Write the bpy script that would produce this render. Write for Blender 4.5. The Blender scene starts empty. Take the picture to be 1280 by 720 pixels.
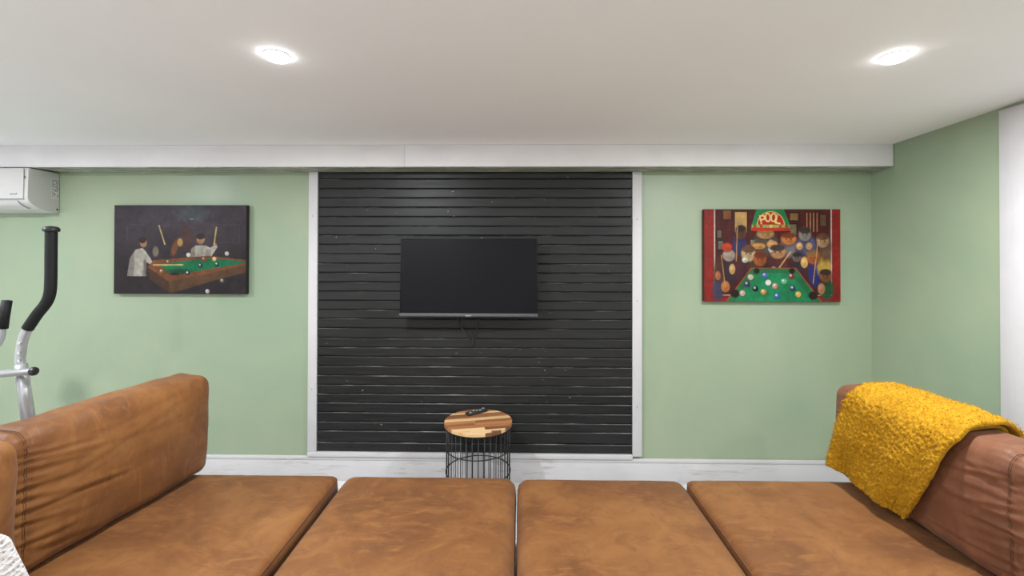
import bpy, bmesh, math, random
import numpy as np
from mathutils import Vector, Matrix, noise
from mathutils.bvhtree import BVHTree

random.seed(7)
rng = np.random.default_rng(7)
SC = bpy.context.scene
COL = SC.collection
PI = math.pi

# ------------------------------------------------------------------ camera, world, exposure
cam_d = bpy.data.cameras.new('camera')
cam_d.sensor_fit = 'HORIZONTAL'
cam_d.sensor_width = 36.0
cam_d.lens = 36.0 * 569.0 / 1280.0
cam_d.shift_y = -0.03787
cam_d.clip_start = 0.02
cam = bpy.data.objects.new('camera', cam_d)
COL.objects.link(cam)
_yaw, _pitch, _roll = math.radians(0.95), math.radians(0.45), math.radians(0.12)
_f = Vector((-math.sin(_yaw) * math.cos(_pitch), math.cos(_yaw) * math.cos(_pitch), math.sin(_pitch)))
_r = Vector((math.cos(_yaw), math.sin(_yaw), 0))
_u = _r.cross(_f)
_r2 = _r * math.cos(_roll) + _u * math.sin(_roll)
_u2 = _u * math.cos(_roll) - _r * math.sin(_roll)
_m = Matrix((_r2, _u2, -_f)).transposed().to_4x4()
_m.translation = Vector((0, 0, 1.5))
cam.matrix_world = _m
SC.camera = cam

world = bpy.data.worlds.new('world')
SC.world = world
world.use_nodes = True
world.node_tree.nodes['Background'].inputs[0].default_value = (0.8, 0.85, 0.9, 1)
world.node_tree.nodes['Background'].inputs[1].default_value = 0.2

vs = SC.view_settings
vs.view_transform = 'Standard'
vs.look = 'None'
vs.gamma = 1.0
vs.use_curve_mapping = False
vs.exposure = 0.35
SC.cycles.use_denoising = True
SC.cycles.diffuse_bounces = 8
SC.cycles.max_bounces = 12
SC.cycles.sample_clamp_indirect = 6.0

LAMP_WATTS = 29.0        # the lamps in front of the picture wall
DIM_WATTS = 11.5         # unseen lamps over and behind the sofa, dimmed, mostly added to brighten the room
GLOW = 15.0               # brightness of the lamps' frosted lenses

# ------------------------------------------------------------------ helpers: objects
def mesh_obj(name, verts, faces, mat=None, parent=None, smooth=True):
    me = bpy.data.meshes.new(name)
    me.from_pydata([tuple(v) for v in verts], [], [tuple(f) for f in faces])
    me.update()
    if smooth:
        me.polygons.foreach_set('use_smooth', [True] * len(me.polygons))
    return link(name, me, mat, parent)

def link(name, me, mat=None, parent=None):
    o = bpy.data.objects.new(name, me)
    COL.objects.link(o)
    if mat is not None and not me.materials:
        me.materials.append(mat)
    if parent is not None:
        o.parent = parent
    return o

def empty(name, loc=(0, 0, 0), rz=0.0):
    o = bpy.data.objects.new(name, None)
    o.empty_display_size = 0.1
    COL.objects.link(o)
    o.location = loc
    o.rotation_euler = (0, 0, rz)
    return o

def tag(o, label, cat, group=None):
    o['label'] = label
    o['category'] = cat
    if group:
        o['group'] = group
    return o

def struct(o):
    o['kind'] = 'structure'
    return o

def bm_obj(name, bm, mat, parent=None, smooth=False, angle=None):
    me = bpy.data.meshes.new(name)
    bmesh.ops.recalc_face_normals(bm, faces=bm.faces[:])
    bm.to_mesh(me)
    bm.free()
    if smooth:
        me.polygons.foreach_set('use_smooth', [True] * len(me.polygons))
        if angle is not None:
            try:
                me.set_sharp_from_angle(angle=angle)
            except Exception:
                pass
    return link(name, me, mat, parent)

def add_box(bm, lo, hi, bev=0.0, seg=2, rot=None):
    lo, hi = Vector(lo), Vector(hi)
    c, s = (lo + hi) / 2, hi - lo
    r = bmesh.ops.create_cube(bm, size=1.0)
    vv = r['verts']
    bmesh.ops.scale(bm, vec=s, verts=vv)
    if bev > 0:
        ee = list({e for v in vv for e in v.link_edges})
        g = bmesh.ops.bevel(bm, geom=ee, offset=bev, segments=seg, profile=0.5, affect='EDGES')
        vv = list({v for f in g['faces'] for v in f.verts} | {v for v in vv if v.is_valid})
    if rot is not None:
        bmesh.ops.rotate(bm, cent=(0, 0, 0), matrix=rot, verts=vv)
    bmesh.ops.translate(bm, vec=c, verts=vv)
    return vv

def box(name, lo, hi, mat, parent=None, bev=0.0, seg=2, rot=None):
    bm = bmesh.new()
    add_box(bm, lo, hi, bev, seg, rot)
    return bm_obj(name, bm, mat, parent, smooth=bev > 0, angle=math.radians(35))

def tube_data(path, rad, n=10, closed=False, cap=True):
    P = [Vector(p) for p in path]
    m = len(P)
    R = rad if hasattr(rad, '__len__') else [rad] * m
    T = []
    for i in range(m):
        a = P[(i - 1) % m] if (closed or i > 0) else P[i]
        b = P[(i + 1) % m] if (closed or i < m - 1) else P[i]
        T.append((b - a).normalized())
    up = Vector((0, 0, 1)) if abs(T[0].z) < 0.9 else Vector((1, 0, 0))
    N = (up - T[0] * up.dot(T[0])).normalized()
    V, F = [], []
    for i in range(m):
        N = (N - T[i] * N.dot(T[i])).normalized()
        B = T[i].cross(N)
        for k in range(n):
            a = 2 * PI * k / n
            V.append(P[i] + (N * math.cos(a) + B * math.sin(a)) * R[i])
    rings = m if closed else m - 1
    for i in range(rings):
        j = (i + 1) % m
        for k in range(n):
            k2 = (k + 1) % n
            F.append((i * n + k, i * n + k2, j * n + k2, j * n + k))
    if cap and not closed:
        F.append(tuple(range(n - 1, -1, -1)))
        F.append(tuple((m - 1) * n + k for k in range(n)))
    return V, F

def merge(parts):
    V, F = [], []
    for v, f in parts:
        o = len(V)
        V += list(v)
        F += [tuple(i + o for i in q) for q in f]
    return V, F

def tube(name, path, rad, mat, parent=None, n=10, closed=False):
    V, F = tube_data(path, rad, n, closed)
    return mesh_obj(name, V, F, mat, parent)

def smooth_path(pts, sub=8):
    P = [Vector(p) for p in pts]
    out = []
    for i in range(len(P) - 1):
        p0 = P[max(i - 1, 0)]; p1 = P[i]; p2 = P[i + 1]; p3 = P[min(i + 2, len(P) - 1)]
        for k in range(sub):
            t = k / sub
            out.append(0.5 * ((2 * p1) + (p2 - p0) * t + (2 * p0 - 5 * p1 + 4 * p2 - p3) * t * t + (3 * p1 - p0 - 3 * p2 + p3) * t ** 3))
    out.append(P[-1])
    return out

def lathe(name, prof, mat, parent=None, n=48, c=(0, 0, 0)):
    V, F = [], []
    m = len(prof)
    for (r, z) in prof:
        for k in range(n):
            a = 2 * PI * k / n
            V.append((c[0] + r * math.cos(a), c[1] + r * math.sin(a), c[2] + z))
    for i in range(m - 1):
        for k in range(n):
            k2 = (k + 1) % n
            F.append((i * n + k, i * n + k2, (i + 1) * n + k2, (i + 1) * n + k))
    F.append(tuple(range(n - 1, -1, -1)))
    F.append(tuple((m - 1) * n + k for k in range(n)))
    o = mesh_obj(name, V, F, mat, parent)
    try:
        o.data.set_sharp_from_angle(angle=math.radians(40))
    except Exception:
        pass
    return o

def extrude_x(name, prof, x0, x1, mat, parent=None, bev=0.0):
    """closed profile of (y, z) points swept along x"""
    bm = bmesh.new()
    a = [bm.verts.new((x0, y, z)) for y, z in prof]
    b = [bm.verts.new((x1, y, z)) for y, z in prof]
    n = len(prof)
    bm.faces.new(a)
    bm.faces.new(b[::-1])
    for i in range(n):
        j = (i + 1) % n
        bm.faces.new((a[i], b[i], b[j], a[j]))
    if bev:
        ends = [e for e in bm.edges if abs(e.verts[0].co.x - e.verts[1].co.x) < 1e-6]
        bmesh.ops.bevel(bm, geom=ends, offset=bev, segments=3, profile=0.5, affect='EDGES')
    return bm_obj(name, bm, mat, parent, smooth=True, angle=math.radians(32))

# ------------------------------------------------------------------ helpers: materials
class NT:
    def __init__(self, name):
        self.m = bpy.data.materials.new(name)
        self.m.use_nodes = True
        self.t = self.m.node_tree
        self.b = self.t.nodes['Principled BSDF']
        self.tc = None
    def n(self, kind, **kw):
        nd = self.t.nodes.new(kind)
        for k, v in kw.items():
            setattr(nd, k, v)
        return nd
    def l(self, a, b):
        self.t.links.new(a, b)
    def coord(self, kind='Object', scale=(1, 1, 1), loc=(0, 0, 0), jitter=False):
        if self.tc is None:
            self.tc = self.n('ShaderNodeTexCoord')
        mp = self.n('ShaderNodeMapping')
        mp.inputs['Scale'].default_value = scale
        mp.inputs['Location'].default_value = loc
        self.l(self.tc.outputs[kind], mp.inputs['Vector'])
        if jitter:
            oi = self.n('ShaderNodeObjectInfo')
            ml = self.n('ShaderNodeMath', operation='MULTIPLY')
            ml.inputs[1].default_value = 37.0
            self.l(oi.outputs['Random'], ml.inputs[0])
            cb = self.n('ShaderNodeCombineXYZ')
            for i in range(3):
                self.l(ml.outputs[0], cb.inputs[i])
            ad = self.n('ShaderNodeVectorMath', operation='ADD')
            self.l(mp.outputs[0], ad.inputs[0])
            self.l(cb.outputs[0], ad.inputs[1])
            return ad.outputs[0]
        return mp.outputs[0]
    def noise(self, vec, scale=5.0, detail=4.0, rough=0.55, dist=0.0):
        nd = self.n('ShaderNodeTexNoise')
        nd.inputs['Scale'].default_value = scale
        nd.inputs['Detail'].default_value = detail
        nd.inputs['Roughness'].default_value = rough
        nd.inputs['Distortion'].default_value = dist
        if vec is not None:
            self.l(vec, nd.inputs['Vector'])
        return nd.outputs[0]
    def ramp(self, fac, stops, interp='LINEAR'):
        nd = self.n('ShaderNodeValToRGB')
        cr = nd.color_ramp
        cr.interpolation = interp
        while len(cr.elements) < len(stops):
            cr.elements.new(0.5)
        for e, (p, c) in zip(cr.elements, stops):
            e.position = p
            e.color = (c[0], c[1], c[2], 1) if hasattr(c, '__len__') else (c, c, c, 1)
        self.l(fac, nd.inputs[0])
        return nd.outputs[0]
    def mix(self, fac, a, b, mode='MIX'):
        nd = self.n('ShaderNodeMix', data_type='RGBA', blend_type=mode)
        for sock, v in ((nd.inputs[0], fac), (nd.inputs[6], a), (nd.inputs[7], b)):
            if hasattr(v, 'is_output') or isinstance(v, bpy.types.NodeSocket):
                self.l(v, sock)
            elif hasattr(v, '__len__'):
                sock.default_value = (v[0], v[1], v[2], 1)
            else:
                sock.default_value = v
        return nd.outputs[2]
    def math(self, op, a, b=None):
        nd = self.n('ShaderNodeMath', operation=op)
        for i, v in enumerate((a, b)):
            if v is None:
                continue
            if isinstance(v, bpy.types.NodeSocket):
                self.l(v, nd.inputs[i])
            else:
                nd.inputs[i].default_value = v
        return nd.outputs[0]
    def bump(self, h, strength=0.3, dist=0.01):
        nd = self.n('ShaderNodeBump')
        nd.inputs['Strength'].default_value = strength
        nd.inputs['Distance'].default_value = dist
        self.l(h, nd.inputs['Height'])
        self.l(nd.outputs[0], self.b.inputs['Normal'])
    def color(self, c):
        if isinstance(c, bpy.types.NodeSocket):
            self.l(c, self.b.inputs['Base Color'])
        else:
            self.b.inputs['Base Color'].default_value = (c[0], c[1], c[2], 1)
    def rough(self, r):
        if isinstance(r, bpy.types.NodeSocket):
            self.l(r, self.b.inputs['Roughness'])
        else:
            self.b.inputs['Roughness'].default_value = r
    def set(self, **kw):
        for k, v in kw.items():
            self.b.inputs[k.replace('_', ' ')].default_value = v
        return self

def plain(name, c, rough=0.5, metal=0.0, var=0.06, scale=12.0, bump=0.0, spec=None):
    q = NT(name)
    v = q.coord()
    nz = q.noise(v, scale, 4)
    lo = tuple(max(x * (1 - var), 0) for x in c)
    hi = tuple(min(x * (1 + var), 1) for x in c)
    q.color(q.ramp(nz, [(0.3, lo), (0.7, hi)]))
    q.rough(rough)
    q.b.inputs['Metallic'].default_value = metal
    if spec is not None:
        q.b.inputs['Specular IOR Level'].default_value = spec
    if bump:
        q.bump(q.noise(v, scale * 12, 3), bump, 0.002)
    return q.m

def mat_wall():
    q = NT('sage_green_paint')
    v = q.coord()
    a = q.noise(v, 1.1, 5, 0.6, 0.6)
    b = q.noise(q.coord(scale=(3, 3, 0.7)), 1.6, 4)
    c1 = q.ramp(a, [(0.35, (0.278, 0.366, 0.252)), (0.65, (0.330, 0.396, 0.272))])
    c2 = q.mix(q.ramp(b, [(0.55, 0.0), (0.8, 0.25)]), c1, (0.356, 0.398, 0.295))
    q.color(c2)
    q.rough(q.ramp(a, [(0.3, 0.34), (0.7, 0.46)]))
    q.bump(q.noise(v, 90, 4), 0.10, 0.002)
    return q.m

def mat_ceiling():
    q = NT('flat_white_ceiling_paint')
    v = q.coord()
    a = q.noise(v, 0.9, 5, 0.6, 0.4)
    q.color(q.ramp(a, [(0.3, (0.875, 0.875, 0.885)), (0.7, (0.905, 0.905, 0.915))]))
    q.rough(0.75)
    q.bump(q.noise(v, 140, 3), 0.06, 0.002)
    return q.m

def mat_trim(name='worn_white_trim_paint', wear=0.5, along=(1.5, 1.5, 14), k=1.0):
    q = NT(name)
    v = q.coord(scale=(1, 1, 1))
    streak = q.noise(q.coord(scale=along), 3.0, 6, 0.65, 0.4)
    a = q.noise(v, 2.2, 5, 0.6)
    base = q.ramp(a, [(0.3, (0.56 * k, 0.55 * k, 0.565 * k)), (0.7, (0.63 * k, 0.62 * k, 0.632 * k))])
    m = q.math('MULTIPLY', q.ramp(streak, [(0.54, 0.0), (0.66, 1.0)]), q.ramp(q.noise(v, 2.1, 3), [(0.48, 0.0), (0.58, wear)]))
    q.color(q.mix(m, base, (0.42, 0.40, 0.37)))
    q.rough(0.5)
    q.bump(streak, 0.12, 0.003)
    return q.m

def mat_slat():
    q = NT('charcoal_black_painted_board')
    v = q.coord(jitter=True)
    grain = q.noise(q.coord(scale=(1.3, 8, 22), jitter=True), 3.0, 6, 0.65, 0.5)
    base = q.ramp(grain, [(0.28, (0.011, 0.0115, 0.0115)), (0.72, (0.025, 0.0255, 0.025))])
    # wear and caught light painted along a board's upper edge, and small chips
    gz = q.n('ShaderNodeSeparateXYZ')
    q.l(q.tc.outputs['Generated'], gz.inputs[0])
    edge = q.math('GREATER_THAN', gz.outputs[2], 0.955)
    wear_glint = q.noise(q.coord(scale=(2.2, 1, 60), jitter=True), 2.4, 6, 0.7)
    m1 = q.math('MULTIPLY', edge, q.ramp(wear_glint, [(0.50, 0.0), (0.66, 0.75)]))
    chips = q.noise(q.coord(scale=(1, 1, 1.6), jitter=True), 42.0, 2, 0.5)
    chipm = q.noise(q.coord(jitter=True), 2.5, 2)
    m2 = q.math('MULTIPLY', q.ramp(chips, [(0.725, 0.0), (0.76, 0.8)]), q.ramp(chipm, [(0.5, 0.0), (0.6, 1.0)]))
    c = q.mix(m1, base, (0.34, 0.34, 0.34))
    c = q.mix(m2, c, (0.5, 0.5, 0.5))
    q.color(c)
    q.rough(q.ramp(grain, [(0.3, 0.34), (0.7, 0.48)]))
    q.set(Specular_IOR_Level=0.32)
    knots = q.noise(q.coord(scale=(6, 1, 16), jitter=True), 1.6, 3, 0.5, 1.2)
    q.bump(q.mix(0.5, grain, knots), 0.25, 0.003)
    return q.m

def mat_suede(name, dark, mid, light):
    q = NT(name)
    v = q.coord(jitter=True)
    big = q.noise(v, 2.6, 5, 0.6, 0.8)
    med = q.noise(q.coord(scale=(1, 1, 1), jitter=True), 9.0, 5, 0.6, 1.4)
    fine = q.noise(v, 260, 3)
    c = q.ramp(big, [(0.36, dark), (0.50, mid), (0.66, light)])
    streak = q.noise(q.coord(scale=(1.0, 2.6, 1.0), jitter=True), 5.0, 7, 0.68, 2.2)
    c = q.mix(q.ramp(streak, [(0.50, 0.0), (0.66, 0.75)]), c, light)
    c = q.mix(q.ramp(med, [(0.30, 0.6), (0.46, 0.0)]), c, dark)
    q.color(c)
    q.rough(q.ramp(med, [(0.3, 0.66), (0.75, 0.50)]))
    q.set(Sheen_Weight=0.06, Sheen_Roughness=0.5, Specular_IOR_Level=0.35)
    q.bump(q.mix(0.35, fine, q.noise(v, 22, 6, 0.6, 0.6)), 0.16, 0.004)
    return q.m

def mat_wool():
    q = NT('mustard_boucle_wool')
    v = q.coord()
    a = q.noise(v, 110, 4, 0.6, 0.5)
    b = q.noise(v, 8, 3)
    c = q.ramp(a, [(0.3, (0.255, 0.115, 0.004)), (0.65, (0.50, 0.260, 0.012))])
    q.color(q.mix(q.ramp(b, [(0.4, 0.0), (0.7, 0.35)]), c, (0.56, 0.31, 0.022)))
    q.rough(0.95)
    q.set(Sheen_Weight=0.25, Sheen_Roughness=0.5, Specular_IOR_Level=0.1)
    q.b.inputs['Sheen Tint'].default_value = (1.0, 0.75, 0.2, 1)
    q.bump(a, 0.7, 0.004)
    return q.m

def mat_knit():
    q = NT('white_crochet_yarn')
    v = q.coord(scale=(1, 1, 1))
    vo = q.n('ShaderNodeTexVoronoi')
    vo.inputs['Scale'].default_value = 75
    q.l(v, vo.inputs['Vector'])
    d = vo.outputs['Distance']
    q.color(q.ramp(d, [(0.14, (0.34, 0.33, 0.33)), (0.30, (0.72, 0.72, 0.73))]))
    q.rough(0.9)
    q.bump(d, 0.8, 0.006)
    return q.m

def mat_floor():
    q = NT('whitewashed_board_floor')
    v = q.coord()
    br = q.n('ShaderNodeTexBrick')
    br.inputs['Scale'].default_value = 1.0
    br.inputs['Brick Width'].default_value = 1.2
    br.inputs['Row Height'].default_value = 0.16
    br.inputs['Mortar Size'].default_value = 0.003
    br.inputs['Color1'].default_value = (0.62, 0.62, 0.61, 1)
    br.inputs['Color2'].default_value = (0.70, 0.70, 0.69, 1)
    br.inputs['Mortar'].default_value = (0.25, 0.24, 0.23, 1)
    q.l(v, br.inputs['Vector'])
    g = q.noise(q.coord(scale=(1.2, 12, 1)), 3, 6, 0.65, 0.5)
    q.color(q.mix(q.ramp(g, [(0.45, 0.0), (0.8, 0.5)]), br.outputs[0], (0.50, 0.48, 0.45)))
    q.rough(0.45)
    return q.m

def mat_screen():
    q = NT('dark_glossy_screen')
    q.color((0.004, 0.004, 0.006))
    v = q.coord()
    q.rough(q.ramp(q.noise(v, 3, 2), [(0.3, 0.40), (0.7, 0.44)]))
    q.set(Specular_IOR_Level=0.16)
    return q.m

def mat_wood(name, c1, c2):
    q = NT(name)
    g = q.noise(q.coord(scale=(2.0, 26, 8), jitter=True), 3, 6, 0.6, 0.6)
    q.color(q.ramp(g, [(0.3, c1), (0.7, c2)]))
    q.rough(0.42)
    q.bump(g, 0.08, 0.002)
    return q.m

def mat_emit(name, c, s):
    q = NT(name)
    q.color((0.9, 0.9, 0.9))
    q.b.inputs['Emission Color'].default_value = (c[0], c[1], c[2], 1)
    q.b.inputs['Emission Strength'].default_value = s
    return q.m

def mat_print(name):
    q = NT(name)
    at = q.n('ShaderNodeAttribute', attribute_name='ink')
    v = q.coord()
    weave = q.noise(v, 420, 2)
    q.color(q.mix(0.12, at.outputs[0], weave, 'OVERLAY'))
    q.rough(0.55)
    q.set(Specular_IOR_Level=0.25)
    q.bump(weave, 0.08, 0.001)
    return q.m

M = {}
M['wall'] = mat_wall()
M['ceiling'] = mat_ceiling()
M['trim'] = mat_trim()
M['trim_v'] = mat_trim('worn_white_upright_paint', 0.12, (14, 14, 1.2))
M['beam'] = mat_trim('white_beam_paint', 0.05, (1.5, 1.5, 14), 1.26)
M['base'] = mat_trim('scuffed_white_baseboard_paint', 0.9)
M['slat'] = mat_slat()
M['floor'] = mat_floor()
M['suede'] = mat_suede('tan_brown_suede', (0.128, 0.046, 0.0115), (0.178, 0.068, 0.0170), (0.235, 0.098, 0.0265))
M['suede_r'] = mat_suede('reddish_brown_suede', (0.112, 0.040, 0.017), (0.148, 0.055, 0.025), (0.200, 0.081, 0.039))
M['thread'] = plain('dark_brown_thread', (0.13, 0.055, 0.022), 0.8)
M['dark_fab'] = plain('dark_brown_lining', (0.06, 0.03, 0.015), 0.9)
M['wool'] = mat_wool()
M['knit'] = mat_knit()
M['screen'] = mat_screen()
M['black_plastic'] = plain('black_plastic', (0.016, 0.016, 0.017), 0.42)
M['grey_plastic'] = plain('dark_grey_plastic', (0.085, 0.085, 0.09), 0.38)
M['foam'] = plain('black_foam_grip', (0.008, 0.008, 0.009), 0.62, bump=0.3, spec=0.3)
M['silver'] = plain('silver_painted_steel', (0.50, 0.51, 0.53), 0.34, 0.55)
M['chrome'] = plain('bright_steel', (0.75, 0.75, 0.76), 0.22, 1.0)
M['black_metal'] = plain('black_wire_metal', (0.012, 0.012, 0.012), 0.5)
M['ac'] = plain('white_appliance_plastic', (0.60, 0.595, 0.59), 0.35, var=0.02)
M['ac_grey'] = plain('grey_appliance_gap', (0.22, 0.22, 0.22), 0.6)
M['ink'] = plain('grey_printed_ink', (0.16, 0.16, 0.17), 0.6)
M['white_plain'] = plain('white_sticker', (0.66, 0.66, 0.66), 0.5, var=0.02)
M['lens'] = mat_emit('frosted_lamp_lens', (1.0, 0.995, 0.985), GLOW)
M['canvas_dark'] = plain('dark_canvas_edge', (0.014, 0.012, 0.012), 0.7)
M['canvas_red'] = plain('dark_red_canvas_edge', (0.09, 0.016, 0.014), 0.7)
M['print'] = mat_print('printed_canvas')

# ------------------------------------------------------------------ the room
XL, XR, YB, YF = -4.3, 2.29, 3.0, -2.6
def zc(y):
    return 2.172 + 0.035 * (2.82 - y)
T = 0.12

struct(box('floor', (XL - T, YF - T, -0.1), (XR + T, YB + T, 0.0), M['floor']))
bm = bmesh.new()
cv = []
for (x, y) in ((XL - T, YF - T), (XR + T, YF - T), (XR + T, YB + T), (XL - T, YB + T)):
    cv.append(bm.verts.new((x, y, zc(y))))
ct = [bm.verts.new((v.co.x, v.co.y, v.co.z + 0.1)) for v in cv]
bm.faces.new(cv); bm.faces.new(ct[::-1])
for i in range(4):
    j = (i + 1) % 4
    bm.faces.new((cv[i], ct[i], ct[j], cv[j]))
struct(bm_obj('ceiling', bm, M['ceiling']))

def wall_prism(name, pts, mat='wall'):
    """four floor corners; the top follows the ceiling"""
    bm = bmesh.new()
    a = [bm.verts.new((x, y, 0)) for x, y in pts]
    b = [bm.verts.new((x, y, zc(y) + 0.0)) for x, y in pts]
    bm.faces.new(a[::-1]); bm.faces.new(b)
    for i in range(4):
        j = (i + 1) % 4
        bm.faces.new((a[i], a[j], b[j], b[i]))
    return struct(bm_obj(name, bm, M[mat]))

wall_back = wall_prism('wall_back', ((XL, YB), (XR, YB), (XR, YB + T), (XL, YB + T)))
wall_prism('wall_right', ((XR, YF), (XR + T, YF), (XR + T, YB + T), (XR, YB + T)))
wall_prism('wall_left', ((XL - T, YF), (XL, YF), (XL, YB + T), (XL - T, YB + T)), 'ceiling')
wall_prism('wall_front', ((XL - T, YF - T), (XR + T, YF - T), (XR + T, YF), (XL - T, YF)), 'ceiling')

# the boxed beam along the back wall, its face in two boards, its underside smeared with wall paint
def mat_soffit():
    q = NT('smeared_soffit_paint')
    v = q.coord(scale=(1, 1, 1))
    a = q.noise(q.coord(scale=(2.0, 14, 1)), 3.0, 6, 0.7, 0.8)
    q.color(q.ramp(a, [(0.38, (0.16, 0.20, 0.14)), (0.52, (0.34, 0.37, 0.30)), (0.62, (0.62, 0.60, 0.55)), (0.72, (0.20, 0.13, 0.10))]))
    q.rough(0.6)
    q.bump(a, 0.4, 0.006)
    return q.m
beam = struct(box('ceiling_beam', (XL, 2.834, 2.040), (XR - 0.002, YB, zc(2.9)), M['beam']))
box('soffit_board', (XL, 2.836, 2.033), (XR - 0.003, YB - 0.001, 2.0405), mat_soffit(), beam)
box('fascia_board', (XL, 2.820, 2.035), (-0.718, 2.834, zc(2.82) - 0.001), M['beam'], beam, bev=0.002)
box('fascia_board', (-0.7165, 2.8185, 2.035), (XR - 0.004, 2.834, zc(2.82) - 0.001), M['beam'], beam, bev=0.002)

# black boards on the back wall: each board a piece of its own
edges = [2.031, 1.986, 1.922, 1.861, 1.799, 1.736, 1.674, 1.614, 1.553, 1.490, 1.428, 1.367, 1.304, 1.244, 1.183, 1.1225,
         1.064, 1.001, 0.935, 0.875, 0.815, 0.752, 0.690, 0.628, 0.569, 0.511, 0.448, 0.386, 0.328, 0.251, 0.190]
SX0, SX1 = -1.332, 0.735
def slat_mesh(w, h, d):
    bm = bmesh.new()
    b = 0.0035
    prof = [(0, -h / 2), (-d + b, -h / 2), (-d, -h / 2 + b), (-d, h / 2 - b * 1.3), (-d + b, h / 2), (0, h / 2)]
    nx = 14
    rows = []
    for i in range(nx + 1):
        x = -w / 2 + w * i / nx
        rows.append([bm.verts.new((x, y, z)) for y, z in prof])
    for i in range(nx):
        for k in range(len(prof)):
            k2 = (k + 1) % len(prof)
            bm.faces.new((rows[i][k], rows[i + 1][k], rows[i + 1][k2], rows[i][k2]))
    bm.faces.new(rows[0]); bm.faces.new(rows[-1][::-1])
    for v in bm.verts:       # boards are a little crooked
        v.co.z += 0.0012 * noise.noise(Vector((v.co.x * 1.6, h * 90, 3.1)))
        v.co.y += 0.0010 * noise.noise(Vector((v.co.x * 1.9, h * 70, 9.1)))
    bmesh.ops.recalc_face_normals(bm, faces=bm.faces[:])
    me = bpy.data.meshes.new('slat')
    bm.to_mesh(me); bm.free()
    me.materials.append(M['slat'])
    return me
cache = {}
for i in range(30):
    z1, z0 = edges[i], edges[i + 1]
    h = round((z1 - z0 - 0.0042) / 0.002) * 0.002
    if h not in cache:
        cache[h] = slat_mesh(SX1 - SX0 - 0.004, h, 0.013)
    o = link('slat', cache[h], None, wall_back)
    o.location = ((SX0 + SX1) / 2 + random.uniform(-0.001, 0.001), YB + random.uniform(-0.0012, 0.0006), (z0 + z1) / 2)
    o.rotation_euler = (random.uniform(-0.012, 0.012), random.uniform(-0.0006, 0.0006), 0)
box('backing_board', (SX0, YB - 0.003, 0.19), (SX1, YB, 2.032), plain('black_backing', (0.008, 0.008, 0.008), 0.9), wall_back)

# white uprights either side of the boards
def screw_heads(parent, x, y, zs):
    for z in zs:
        V, F = tube_data([(x, y + 0.001, z), (x, y - 0.0008, z)], 0.0035, 8)
        mesh_obj('screw', V, F, M['ink'], parent, smooth=False)
t1 = struct(box('trim_1', (-1.392, YB - 0.022, 0.189), (-1.3335, YB, 2.032), M['trim_v'], bev=0.002))
screw_heads(t1, -1.364, YB - 0.022, (1.74, 0.60))
t2 = struct(box('trim_2', (0.7365, YB - 0.022, 0.178), (0.797, YB, 2.032), M['trim_v'], bev=0.002))
screw_heads(t2, 0.766, YB - 0.022, (1.72, 1.19, 0.50))
# sill board under the black boards
struct(box('trim_3', (-1.39, YB - 0.030, 0.160), (0.7355, YB, 0.1885), M['trim'], bev=0.003))

# baseboards
def baseboard(name, lo, hi, cap_lo, cap_hi):
    b = struct(box(name, lo, hi, M['base'], bev=0.002))
    box('cap_moulding', cap_lo, cap_hi, M['base'], b, bev=0.003)
    return b
baseboard('baseboard_back', (XL, YB - 0.018, 0.0), (XR, YB, 0.138), (XL, YB - 0.022, 0.138), (XR, YB, 0.159))
baseboard('baseboard_right', (XR - 0.018, 2.20, 0.0), (XR, YB - 0.023, 0.138), (XR - 0.022, 2.20, 0.138), (XR, YB - 0.023, 0.159))
baseboard('baseboard_left', (XL, YF, 0.0), (XL + 0.018, YB - 0.023, 0.138), (XL, YF, 0.138), (XL + 0.022, YB - 0.023, 0.159))

# white casing and door on the right-hand wall
struct(box('trim_4', (XR - 0.020, 2.07, 0.0), (XR, 2.192, 2.178), M['trim_v'], bev=0.003))
struct(box('trim_5', (XR - 0.018, 1.13, 2.06), (XR, 2.069, 2.178), M['trim'], bev=0.003))
struct(box('trim_6', (XR - 0.020, 1.01, 0.0), (XR, 1.129, 2.178), M['trim_v'], bev=0.003))
dr = struct(box('door_1', (XR - 0.008, 1.132, 0.01), (XR - 0.0005, 2.067, 2.057), M['white_plain']))
for (y0, y1) in ((1.23, 1.56), (1.64, 1.97)):
    for (z0, z1) in ((0.2, 0.95), (1.1, 1.9)):
        box('door_panel', (XR - 0.014, y0, z0), (XR - 0.007, y1, z1), M['white_plain'], dr, bev=0.004)
lathe('door_knob', [(0.010, 0.0), (0.010, 0.03), (0.027, 0.045), (0.027, 0.06), (0.014, 0.068)], M['chrome'], dr, 20).matrix_local = Matrix.Translation((XR - 0.008, 1.2, 1.0)) @ Matrix.Rotation(-PI / 2, 4, 'Y')

# ------------------------------------------------------------------ recessed ceiling lamps
def downlight(x, y, label, watts):
    r = empty('recessed_light', (x, y, zc(y) - 0.0012))
    r.rotation_euler = (math.atan(-0.035), 0, 0)
    tag(r, label, 'ceiling light', 'recessed lamps in the white ceiling')
    # slim surface trim with a frosted lens that stands a little proud
    lathe('trim_ring', [(0.0440, 0.0), (0.0450, -0.0012), (0.0440, -0.0024), (0.0425, -0.0026), (0.0420, -0.002)], M['white_plain'], r, 40)
    lathe('lens', [(0.0418, -0.0025), (0.0415, -0.009), (0.038, -0.0135), (0.030, -0.0165), (0.017, -0.0182), (0.004, -0.0188)], M['lens'], r, 40)
    ld = bpy.data.lights.new('recessed_lamp', 'AREA')
    ld.shape = 'DISK'
    ld.size = 0.055
    ld.energy = watts
    ld.color = (0.95, 0.97, 1.0)
    lo = bpy.data.objects.new('recessed_lamp', ld)
    COL.objects.link(lo)
    lo.parent = r
    lo.location = (0, 0, -0.0205)
    return r
downlight(-0.880, 1.627, 'glowing round recessed ceiling lamp between the dark picture and the black board panel', LAMP_WATTS)
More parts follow.
